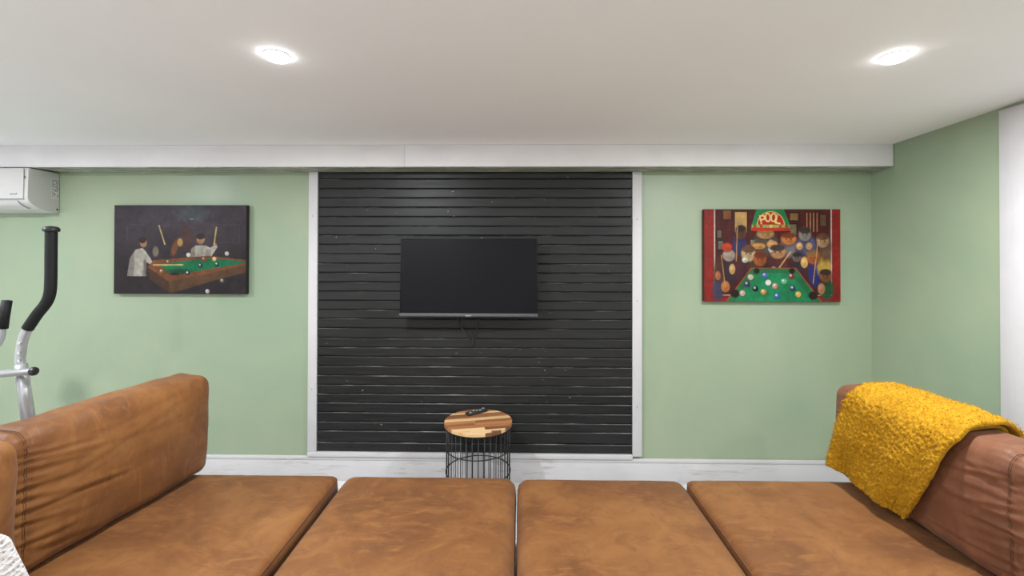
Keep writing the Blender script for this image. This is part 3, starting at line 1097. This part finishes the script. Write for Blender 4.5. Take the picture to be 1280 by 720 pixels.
class Paint:
    def __init__(self, w, h, nx, ny, base):
        self.nx, self.ny, self.w, self.h = nx, ny, w, h
        self.U, self.V = np.meshgrid(np.linspace(0, 1, nx + 1), np.linspace(0, 1, ny + 1))   # v = 0 is the top
        self.A = w / h
        self.C = np.tile(np.array(base, float), (ny + 1, nx + 1, 1))
    def lay(self, m, c, op=1.0):
        m = (np.clip(m, 0, 1) * op)[..., None]
        self.C = self.C * (1 - m) + np.array(c) * m
    def ell(self, u, v, ru, rv, c, op=1.0, soft=0.15, rot=0.0):
        x, y = (self.U - u) * self.A, self.V - v
        cr, sr = math.cos(rot), math.sin(rot)
        d = np.sqrt(((x * cr + y * sr) / (ru * self.A)) ** 2 + ((-x * sr + y * cr) / rv) ** 2)
        self.lay((1 + soft / 2 - d) / soft, c, op)
    def poly(self, pts, c, op=1.0):
        ins = np.zeros(self.U.shape, bool)
        n = len(pts)
        for i in range(n):
            (x1, y1), (x2, y2) = pts[i], pts[(i + 1) % n]
            if y1 == y2:
                continue
            cond = ((y1 > self.V) != (y2 > self.V)) & (self.U < (x2 - x1) * (self.V - y1) / (y2 - y1) + x1)
            ins ^= cond
        self.lay(ins.astype(float), c, op)
    def line(self, p, q, wd, c, op=1.0):
        ax, ay = p[0] * self.A, p[1]
        bx, by = q[0] * self.A, q[1]
        x, y = self.U * self.A - ax, self.V - ay
        dx, dy = bx - ax, by - ay
        t = np.clip((x * dx + y * dy) / (dx * dx + dy * dy), 0, 1)
        d = np.hypot(x - t * dx, y - t * dy)
        self.lay((wd - d) / (wd * 0.4) , c, op)
    def ball(self, u, v, r, c):
        self.ell(u + r * 0.15 / self.A, v + r * 0.55, r / self.A * 1.05, r * 0.6, srgb(14, 60, 40), 0.6, 0.5)
        self.ell(u, v, r / self.A, r, c, 1, 0.25)
        self.ell(u - r * 0.25 / self.A, v - r * 0.3, r * 0.4 / self.A, r * 0.4, srgb(240, 240, 235), 0.8, 0.5)
    def grain(self, amp, seed):
        g = np.random.default_rng(seed)
        for s in (6, 14, 40):
            k = g.normal(0, 1, (s, int(s * self.A) + 1))
            yi = np.linspace(0, s - 1.001, self.ny + 1); xi = np.linspace(0, k.shape[1] - 1.001, self.nx + 1)
            y0, x0 = yi.astype(int), xi.astype(int)
            fy, fx = (yi - y0)[:, None], (xi - x0)[None, :]
            z = k[y0][:, x0] * (1 - fy) * (1 - fx) + k[y0][:, np.minimum(x0 + 1, k.shape[1] - 1)] * (1 - fy) * fx \
                + k[np.minimum(y0 + 1, s - 1)][:, x0] * fy * (1 - fx) + k[np.minimum(y0 + 1, s - 1)][:, np.minimum(x0 + 1, k.shape[1] - 1)] * fy * fx
            self.C *= (1 + amp * z)[..., None]
        self.C = np.clip(self.C, 0.002, 1)

def canvas_print(name, label, x0, x1, z0, z1, paint, edge_mat, tilt=0.0):
    w, h, d = x1 - x0, z1 - z0, 0.035
    root = tag(empty(name, ((x0 + x1) / 2, 3.0, (z0 + z1) / 2)), label, 'picture', 'canvas prints on the green wall')
    root.rotation_euler = (0, tilt, 0)
    bm = bmesh.new(); add_box(bm, (-w / 2, -d, -h / 2), (w / 2, -0.0015, h / 2), 0.0025, 2)
    bm_obj('stretched_canvas', bm, edge_mat, root, True, math.radians(40))
    nx, ny = paint.nx, paint.ny
    e = 0.0012
    V = [(-w / 2 + e + (w - 2 * e) * i / nx, -d - 0.0008, h / 2 - e - (h - 2 * e) * j / ny) for j in range(ny + 1) for i in range(nx + 1)]
    F = [(j * (nx + 1) + i, (j + 1) * (nx + 1) + i, (j + 1) * (nx + 1) + i + 1, j * (nx + 1) + i + 1) for j in range(ny) for i in range(nx)]
    o = mesh_obj('printed_face', V, F, M['print'], root, smooth=False)
    at = o.data.color_attributes.new('ink', 'FLOAT_COLOR', 'POINT')
    buf = np.ones(((nx + 1) * (ny + 1), 4), np.float32)
    buf[:, :3] = np.clip(paint.C.reshape(-1, 3), 0, 1) ** 1.12 * 0.68      # printing inks
    at.data.foreach_set('color', buf.ravel())
    return root

# --- dim pool hall in purple browns
p = Paint(0.884, 0.585, 330, 220, srgb(54, 46, 50))
p.ell(0.50, 0.15, 0.45, 0.34, srgb(92, 82, 92), 0.8, 1.6)
p.ell(0.60, 0.10, 0.10, 0.07, srgb(96, 112, 118), 0.6, 1.4)
p.ell(0.585, 0.155, 0.018, 0.010, srgb(150, 165, 110), 0.8, 0.8)
for a, b in (((0.80, 0.22), (0.95, 0.22)), ((0.95, 0.22), (0.95, 0.42)), ((0.95, 0.42), (0.80, 0.42)), ((0.10, 0.22), (0.26, 0.22)), ((0.10, 0.22), (0.10, 0.38))):
    p.line(a, b, 0.006, srgb(92, 84, 84), 0.6)
# soft dim figures in the back, and pale ones by the table
p.ell(0.40, 0.26, 0.055, 0.13, srgb(88, 76, 84), 0.7, 0.9)
p.ell(0.40, 0.46, 0.10, 0.16, srgb(58, 48, 58), 0.8, 0.9)
p.ell(0.55, 0.36, 0.05, 0.12, srgb(96, 58, 44), 0.7, 0.9)
p.ell(0.46, 0.48, 0.022, 0.09, srgb(140, 88, 46), 0.8, 0.6, 0.3)
shirt, shade, skin, hair = srgb(186, 180, 168), srgb(134, 126, 118), srgb(168, 128, 98), srgb(58, 42, 36)
# one player sits at the corner of the table, one stands behind it, both in pale shirts
p.poly([(0.10, 0.80), (0.12, 0.60), (0.165, 0.50), (0.215, 0.485), (0.245, 0.53), (0.30, 0.655), (0.285, 0.68), (0.225, 0.62), (0.235, 0.80)], shirt, 0.95)
p.poly([(0.10, 0.80), (0.12, 0.60), (0.15, 0.53), (0.155, 0.66), (0.15, 0.80)], shade, 0.8)
p.poly([(0.225, 0.62), (0.245, 0.60), (0.25, 0.80), (0.215, 0.80)], shade, 0.7)
p.ell(0.298, 0.668, 0.014, 0.016, skin, 1, 0.3)
p.ell(0.222, 0.425, 0.026, 0.050, skin, 1, 0.25)
p.ell(0.214, 0.395, 0.028, 0.036, hair, 1, 0.25)
p.poly([(0.575, 0.60), (0.585, 0.49), (0.625, 0.45), (0.69, 0.45), (0.73, 0.48), (0.772, 0.44), (0.785, 0.47), (0.745, 0.56), (0.735, 0.60)], shirt, 0.95)
p.poly([(0.575, 0.60), (0.585, 0.49), (0.612, 0.46), (0.618, 0.60)], shade, 0.8)
p.poly([(0.690, 0.60), (0.70, 0.49), (0.735, 0.50), (0.735, 0.60)], shade, 0.6)
p.ell(0.656, 0.385, 0.030, 0.056, skin, 1, 0.25)
p.ell(0.656, 0.350, 0.033, 0.036, hair, 1, 0.25)
p.ell(0.764, 0.44, 0.012, 0.018, skin, 1, 0.3)
# table: cloth, rails, apron
p.poly([(0.28, 0.72), (0.43, 1.0), (0.43, 0.86), (1.0, 0.62), (1.0, 0.74), (0.43, 1.0)], srgb(94, 66, 46))
p.poly([(0.255, 0.71), (0.42, 0.855), (0.42, 0.985), (0.275, 0.84)], srgb(86, 60, 44))
p.poly([(0.42, 0.855), (1.0, 0.665), (1.0, 0.755), (0.42, 0.985)], srgb(104, 76, 52))
p.poly([(0.255, 0.70), (0.30, 0.62), (0.72, 0.57), (1.0, 0.615), (1.0, 0.675), (0.42, 0.865)], srgb(132, 82, 52))
p.poly([(0.345, 0.66), (0.74, 0.595), (1.0, 0.635), (0.985, 0.655), (0.47, 0.785), (0.415, 0.765)], srgb(20, 122, 82))
p.ell(0.50, 0.75, 0.10, 0.03, srgb(10, 60, 44), 0.7, 0.8)
p.ell(0.46, 0.775, 0.035, 0.014, srgb(16, 20, 18), 0.9, 0.4)
p.line((0.30, 0.675), (0.52, 0.672), 0.009, srgb(206, 182, 120))
p.line((0.34, 0.23), (0.385, 0.44), 0.009, srgb(206, 182, 130))
p.line((0.775, 0.25), (0.757, 0.45), 0.009, srgb(196, 170, 110))
p.ell(0.50, 0.42, 0.020, 0.045, srgb(186, 150, 84), 0.9, 0.4)
p.ell(0.315, 0.525, 0.022, 0.055, srgb(150, 138, 120), 0.8, 0.5)
for u, v, c in ((0.565, 0.56, (225, 222, 212)), (0.855, 0.545, (205, 195, 185)), (0.655, 0.68, (30, 50, 44)), (0.78, 0.665, (30, 48, 56)), (0.68, 0.605, (180, 80, 60)),
                (0.76, 0.605, (212, 170, 110)), (0.41, 0.64, (140, 96, 50)), (0.36, 0.745, (150, 120, 60)), (0.56, 0.765, (40, 60, 56)), (0.82, 0.85, (120, 110, 110)), (0.71, 0.97, (200, 180, 180))):
    p.ball(u, v, 0.024, srgb(*c))
p.grain(0.10, 3)
canvas_print('canvas_print', 'dark wall canvas print of a green pool table in a dim room', -2.680, -1.797, 1.224, 1.810, p, M['canvas_dark'])

# --- red-bordered crowded pool hall
p = Paint(0.873, 0.595, 330, 225, srgb(150, 44, 38))
p.poly([(0.072, -0.01), (0.938, -0.01), (0.938, 0.935), (0.072, 0.935)], srgb(206, 190, 178))
p.poly([(0.080, -0.01), (0.930, -0.01), (0.930, 0.925), (0.080, 0.925)], srgb(92, 34, 30))
for k in range(22):
    u = 0.085 + k * 0.0385
    p.line((u, 0), (u, 0.5), 0.004, srgb(62, 22, 20), 0.8)
for (u, v, w_, h_, c) in ((0.27, 0.14, 0.10, 0.24, (206, 168, 108)), (0.11, 0.27, 0.045, 0.10, (120, 106, 90)), (0.12, 0.39, 0.05, 0.11, (116, 116, 106)), (0.66, 0.08, 0.07, 0.10, (150, 110, 66)),
                          (0.875, 0.12, 0.055, 0.14, (112, 84, 64)), (0.655, 0.22, 0.06, 0.14, (130, 112, 84)), (0.17, 0.06, 0.07, 0.12, (146, 96, 58)), (0.36, 0.36, 0.05, 0.08, (150, 136, 110))):
    p.poly([(u - w_ / 2, v - h_ / 2), (u + w_ / 2, v - h_ / 2), (u + w_ / 2, v + h_ / 2), (u - w_ / 2, v + h_ / 2)], srgb(40, 28, 24))
    p.poly([(u - w_ / 2 + .007, v - h_ / 2 + .011), (u + w_ / 2 - .007, v - h_ / 2 + .011), (u + w_ / 2 - .007, v + h_ / 2 - .011), (u - w_ / 2 + .007, v + h_ / 2 - .011)], srgb(*c))
for u in (0.755, 0.780, 0.805, 0.830):
    p.line((u, 0.04), (u, 0.24), 0.005, srgb(206, 160, 108))
# a crowd as plain rounded patches of fur and clothing colours
g = np.random.default_rng(5)
bodies = [(0.12, 0.72, .055, .20, (96, 62, 50)), (0.19, 0.66, .05, .16, (70, 52, 64)), (0.27, 0.62, .06, .16, (82, 44, 52)), (0.26, 0.38, .05, .12, (60, 62, 110)), (0.45, 0.38, .09, .14, (98, 88, 78)),
          (0.54, 0.60, .075, .12, (104, 58, 62)), (0.62, 0.40, .06, .12, (128, 120, 126)), (0.75, 0.40, .075, .12, (96, 102, 140)), (0.70, 0.60, .06, .14, (70, 52, 66)), (0.82, 0.68, .055, .16, (44, 60, 128)),
          (0.88, 0.62, .05, .13, (206, 170, 78)), (0.90, 0.86, .05, .12, (38, 96, 62)), (0.89, 0.42, .045, .14, (122, 92, 70)), (0.38, 0.63, .06, .10, (98, 66, 50)), (0.10, 0.88, .04, .12, (70, 70, 96))]
for (u, v, a, b, c) in bodies:
    p.ell(u, v, a, b, srgb(*c), 0.95, 0.4)
heads = [(0.18, 0.50, .045, .065, (178, 160, 146)), (0.165, 0.41, .038, .045, (200, 74, 48)), (0.27, 0.25, .04, .075, (112, 70, 48)), (0.325, 0.48, .052, .085, (208, 178, 138)), (0.45, 0.27, .062, .05, (194, 150, 96)),
         (0.54, 0.46, .058, .075, (200, 150, 104)), (0.62, 0.32, .055, .065, (204, 132, 70)), (0.74, 0.27, .045, .075, (150, 140, 132)), (0.87, 0.34, .045, .075, (186, 152, 116)), (0.80, 0.52, .05, .075, (170, 96, 56)),
         (0.89, 0.72, .045, .07, (150, 92, 58)), (0.41, 0.54, .048, .075, (178, 104, 58)), (0.68, 0.52, .032, .05, (120, 108, 100)), (0.155, 0.84, .032, .06, (196, 130, 76)), (0.40, 0.40, .05, .035, (206, 152, 92)),
         (0.49, 0.40, .022, .07, (204, 202, 190)), (0.50, 0.38, .04, .04, (212, 160, 102)), (0.205, 0.65, .022, .055, (206, 168, 112)), (0.735, 0.575, .026, .06, (214, 176, 108)), (0.70, 0.40, .024, .04, (212, 170, 120)),
         (0.77, 0.40, .024, .04, (212, 170, 120)), (0.86, 0.86, .026, .06, (200, 150, 110)), (0.30, 0.55, .022, .03, (214, 220, 196)), (0.10, 0.72, .02, .05, (188, 120, 72)), (0.51, 0.66, .02, .04, (196, 160, 130))]
for (u, v, a, b, c) in heads:
    p.ell(u, v + 0.01, a * 1.08, b * 1.08, srgb(60, 34, 26), 0.7, 0.4)
    p.ell(u, v, a, b, srgb(*c), 1, 0.3)
    p.ell(u - a * 0.25, v - b * 0.3, a * 0.5, b * 0.4, np.clip(srgb(*c) * 1.35, 0, 1), 0.7, 0.9)
    p.ell(u + a * 0.2, v + b * 0.4, a * 0.5, b * 0.35, srgb(*c) * 0.6, 0.55, 0.9)
hairs = [(52, 36, 30), (98, 60, 36), (150, 112, 66), (44, 44, 50), (120, 52, 30)]
for k, (u, v, a, b, c) in enumerate(heads[2:13]):
    p.ell(u, v - b * 0.55, a * 0.95, b * 0.5, srgb(*hairs[k % 5]), 0.9, 0.35)
    for sx in (-1, 1):
        p.ell(u + sx * a * 0.33, v + b * 0.05, a * 0.12, b * 0.10, srgb(38, 26, 22), 0.9, 0.5)
p.line((0.245, 0.14), (0.235, 0.56), 0.006, srgb(196, 150, 96))
p.line((0.125, 0.50), (0.15, 0.80), 0.006, srgb(196, 150, 96))
p.line((0.835, 0.36), (0.80, 0.80), 0.006, srgb(206, 160, 100))
p.line((0.635, 0.46), (0.495, 0.75), 0.008, srgb(214, 172, 110))
# table
p.poly([(0.150, 1.01), (0.345, 0.632), (0.675, 0.632), (0.87, 1.01)], srgb(166, 92, 50))
p.poly([(0.160, 1.01), (0.350, 0.642), (0.670, 0.642), (0.86, 1.01)], srgb(48, 128, 84))
p.poly([(0.215, 1.01), (0.378, 0.69), (0.640, 0.69), (0.795, 1.01)], srgb(40, 146, 98))
for (u, v, a, b) in ((0.385, 0.668, .022, .032), (0.645, 0.668, .022, .032), (0.225, 0.915, .034, .045), (0.80, 0.935, .034, .045)):
    p.ell(u, v, a, b, srgb(52, 34, 26), 1, 0.3)
for (u, v, c) in ((0.34, 0.735, (214, 204, 170)), (0.445, 0.715, (90, 120, 190)), (0.315, 0.81, (80, 56, 110)), (0.47, 0.795, (232, 236, 226)), (0.52, 0.83, (206, 150, 140)), (0.375, 0.86, (24, 26, 30)),
                  (0.28, 0.91, (220, 186, 166)), (0.435, 0.895, (220, 160, 70)), (0.585, 0.78, (120, 190, 140)), (0.64, 0.725, (150, 50, 50)), (0.65, 0.855, (60, 70, 110)), (0.69, 0.92, (226, 190, 80)), (0.535, 0.94, (60, 110, 190))):
    p.ball(u, v, 0.031, srgb(*c))
# hanging lamp with the word POOL
p.poly([(0.385, 0.0), (0.585, 0.0), (0.635, 0.185), (0.635, 0.235), (0.345, 0.235), (0.345, 0.185)], srgb(48, 140, 88))
p.poly([(0.352, 0.200), (0.630, 0.200), (0.632, 0.235), (0.348, 0.235)], srgb(196, 60, 40))
def arch(r, h, c):
    p.poly([(0.490 + r * math.cos(PI * k / 24), 0.170 - h * math.sin(PI * k / 24)) for k in range(25)], c)
arch(0.103, 0.150, srgb(226, 190, 116))
arch(0.096, 0.140, srgb(190, 52, 38))
p.poly([(0.352, 0.165), (0.630, 0.165), (0.632, 0.200), (0.348, 0.200)], srgb(150, 176, 96))
for u in (0.372, 0.420, 0.490, 0.560, 0.606):
    p.ell(u, 0.183, 0.012, 0.018, srgb(196, 74, 44) if u != 0.49 else srgb(226, 200, 110), 1, 0.3)
ink = srgb(240, 214, 140)
def letter(ch, u, v, s, rot):
    c, sn = math.cos(rot), math.sin(rot)
    def q(a, b):
        x, y = (a - 0.5) * 0.62 * s, (b - 0.5) * s
        return (u + (x * c - y * sn) / p.A, v + x * sn + y * c)
    wd = 0.0095
    if ch == 'P':
        for a, b in (((0, 0), (0, 1)), ((0, 0), (0.8, 0.05)), ((0.8, 0.05), (0.95, 0.28)), ((0.95, 0.28), (0.8, 0.5)), ((0.8, 0.5), (0, 0.55))):
            p.line(q(*a), q(*b), wd, ink)
    elif ch == 'O':
        pts = [(0.5 + 0.48 * math.cos(k * PI / 6), 0.5 + 0.5 * math.sin(k * PI / 6)) for k in range(13)]
        for a, b in zip(pts, pts[1:]):
            p.line(q(*a), q(*b), wd, ink)
    else:
        p.line(q(0, 0), q(0, 1), wd, ink)
        p.line(q(0, 1), q(0.95, 1), wd, ink)
letter('P', 0.432, 0.108, 0.085, -0.22)
letter('O', 0.468, 0.088, 0.088, -0.08)
letter('O', 0.510, 0.088, 0.088, 0.08)
letter('L', 0.548, 0.108, 0.085, 0.22)
p.grain(0.09, 8)
canvas_print('canvas_print', 'red-bordered wall canvas print of a crowd around a green pool table', 1.194, 2.066, 1.188, 1.785, p, M['canvas_red'])

# ------------------------------------------------------------------ exercise machine (only one arm and part of the console reach into view)
EX, EY = -2.62, 2.10
el = tag(empty('elliptical_trainer', (EX, EY, 0)), 'silver elliptical trainer with black foam handlebar behind the brown sofa', 'exercise machine')
def L(x, y, z):
    return (x - EX, y - EY, z)
def handlebar(sx):
    X = lambda x: sx * (x - EX)
    steel = smooth_path([(X(-2.275), 0.02, 0.50), (X(-2.304), 0.0, 0.75), (X(-2.337), 0.0, 0.965), (X(-2.338), 0.0, 1.02), (X(-2.328), 0.0, 1.085), (X(-2.301), 0.0, 1.150), (X(-2.26), 0.0, 1.205)], 8)
    h = tube('handlebar', steel, 0.0195, M['silver'], el, 16)
    sl = tube('sleeve', [(X(-2.296), 0.001, 0.69), (X(-2.337), 0.0, 0.972)], [0.0255, 0.0235], M['silver'], h, 16)
    g = smooth_path([(X(-2.306), 0.0, 1.140), (X(-2.262), 0.0, 1.205), (X(-2.222), 0.0, 1.255), (X(-2.203), 0.0, 1.300), (X(-2.198), 0.0, 1.36), (X(-2.198), 0.0, 1.48), (X(-2.198), 0.0, 1.600)], 8)
    tube('foam_grip', g, 0.0225, M['foam'], h, 18)
    lathe('end_cap', [(0.010, -0.005), (0.029, -0.003), (0.0315, 0.004), (0.030, 0.013), (0.022, 0.020), (0.008, 0.023)], M['black_plastic'], h, 24, (X(-2.198), 0, 1.598))
    for k, z in enumerate((0.995, 1.030, 1.075)):
        V, F = tube_data([(X(-2.319), -0.018, z), (X(-2.319), -0.027, z)], 0.0065, 12)
        mesh_obj('bolt', V, F, M['chrome'], h, smooth=False)
handlebar(1)
handlebar(-1)
ax = tube('pivot_axle', [(-0.36, -0.08, 0.905), (0.385, 0.0, 0.950)], 0.0165, M['silver'], el, 16)
ax.location = (0, -0.036, 0)
for s in (-1, 1):
    lathe('axle_cap', [(0.019, 0.0), (0.0205, 0.006), (0.018, 0.016), (0.008, 0.021)], M['black_plastic'], ax, 20).matrix_local = Matrix.Translation((-0.352, -0.079, 0.9055) if s < 0 else (0.377, -0.001, 0.9495)) @ Matrix.Rotation(s * PI / 2, 4, 'Y')
tube('mast', [(0, 0.22, 0.10), (0, 0.02, 0.80), (0, -0.02, 1.16)], 0.032, M['silver'], el, 18)
# console and fixed pulse handles
bm = bmesh.new(); add_box(bm, (-0.15, -0.055, 1.16), (0.15, 0.03, 1.33), 0.018, 3)
cs = bm_obj('console', bm, M['black_plastic'], el, True, math.radians(40))
box('display', (-0.10, -0.058, 1.215), (0.10, -0.054, 1.295), M['screen'], cs)
for s in (-1, 1):
    pts = smooth_path([(0, -0.02, 1.00), (s * 0.10, 0.0, 1.02), (s * 0.178, 0.0, 1.075), (s * 0.197, 0.0, 1.16), (s * 0.214, 0.0, 1.262)], 8)
    ph = tube('pulse_handle', pts, 0.0135, M['silver'], el, 14)
    tube('foam_grip', [(s * 0.194, 0.0, 1.140), (s * 0.200, 0.0, 1.19), (s * 0.214, 0.0, 1.270)], [0.020, 0.0195, 0.0185], M['foam'], ph, 16)
    bm = bmesh.new(); add_box(bm, (s * 0.17 - 0.045, -0.025, 1.135), (s * 0.17 + 0.030, 0.018, 1.235), 0.012, 3)
    bm_obj('sensor_pad', bm, M['black_plastic'], ph, True, math.radians(40))
# base: rail, floor bars, flywheel cover, pedals on their arms
tube('rail', [(0, 0.36, 0.09), (0, -0.66, 0.09)], 0.032, M['silver'], el, 16)
for y in (0.36, -0.66):
    fb = tube('floor_bar', [(-0.27, y, 0.042), (0.27, y, 0.042)], 0.032, M['silver'], el, 16)
    for s in (-1, 1):
        lathe('bar_cap', [(0.037, 0.0), (0.040, 0.02), (0.030, 0.045)], M['black_plastic'], fb, 18).matrix_local = Matrix.Translation((s * 0.262, y, 0.042)) @ Matrix.Rotation(s * PI / 2, 4, 'Y')
fw = lathe('flywheel_cover', [(0.05, -0.06), (0.22, -0.055), (0.235, -0.03), (0.235, 0.03), (0.22, 0.055), (0.05, 0.06)], M['black_plastic'], el, 40)
fw.matrix_local = Matrix.Translation((0, -0.42, 0.36)) @ Matrix.Rotation(PI / 2, 4, 'Y')
for s, dy, dz in ((-1, 0.0, 0.06), (1, 0.02, -0.05)):
    pa = tube('pedal_arm', [(s * 0.335, 0.02, 0.50), (s * 0.25, -0.02, 0.27 + dz), (s * 0.16, -0.42, 0.36 + dz)], 0.018, M['silver'], el, 14)
    bm = bmesh.new(); add_box(bm, (s * 0.23 - 0.065, -0.28, 0.31 + dz), (s * 0.23 + 0.065, 0.06, 0.335 + dz), 0.010, 3)
    bm_obj('pedal', bm, M['black_plastic'], pa, True, math.radians(40))
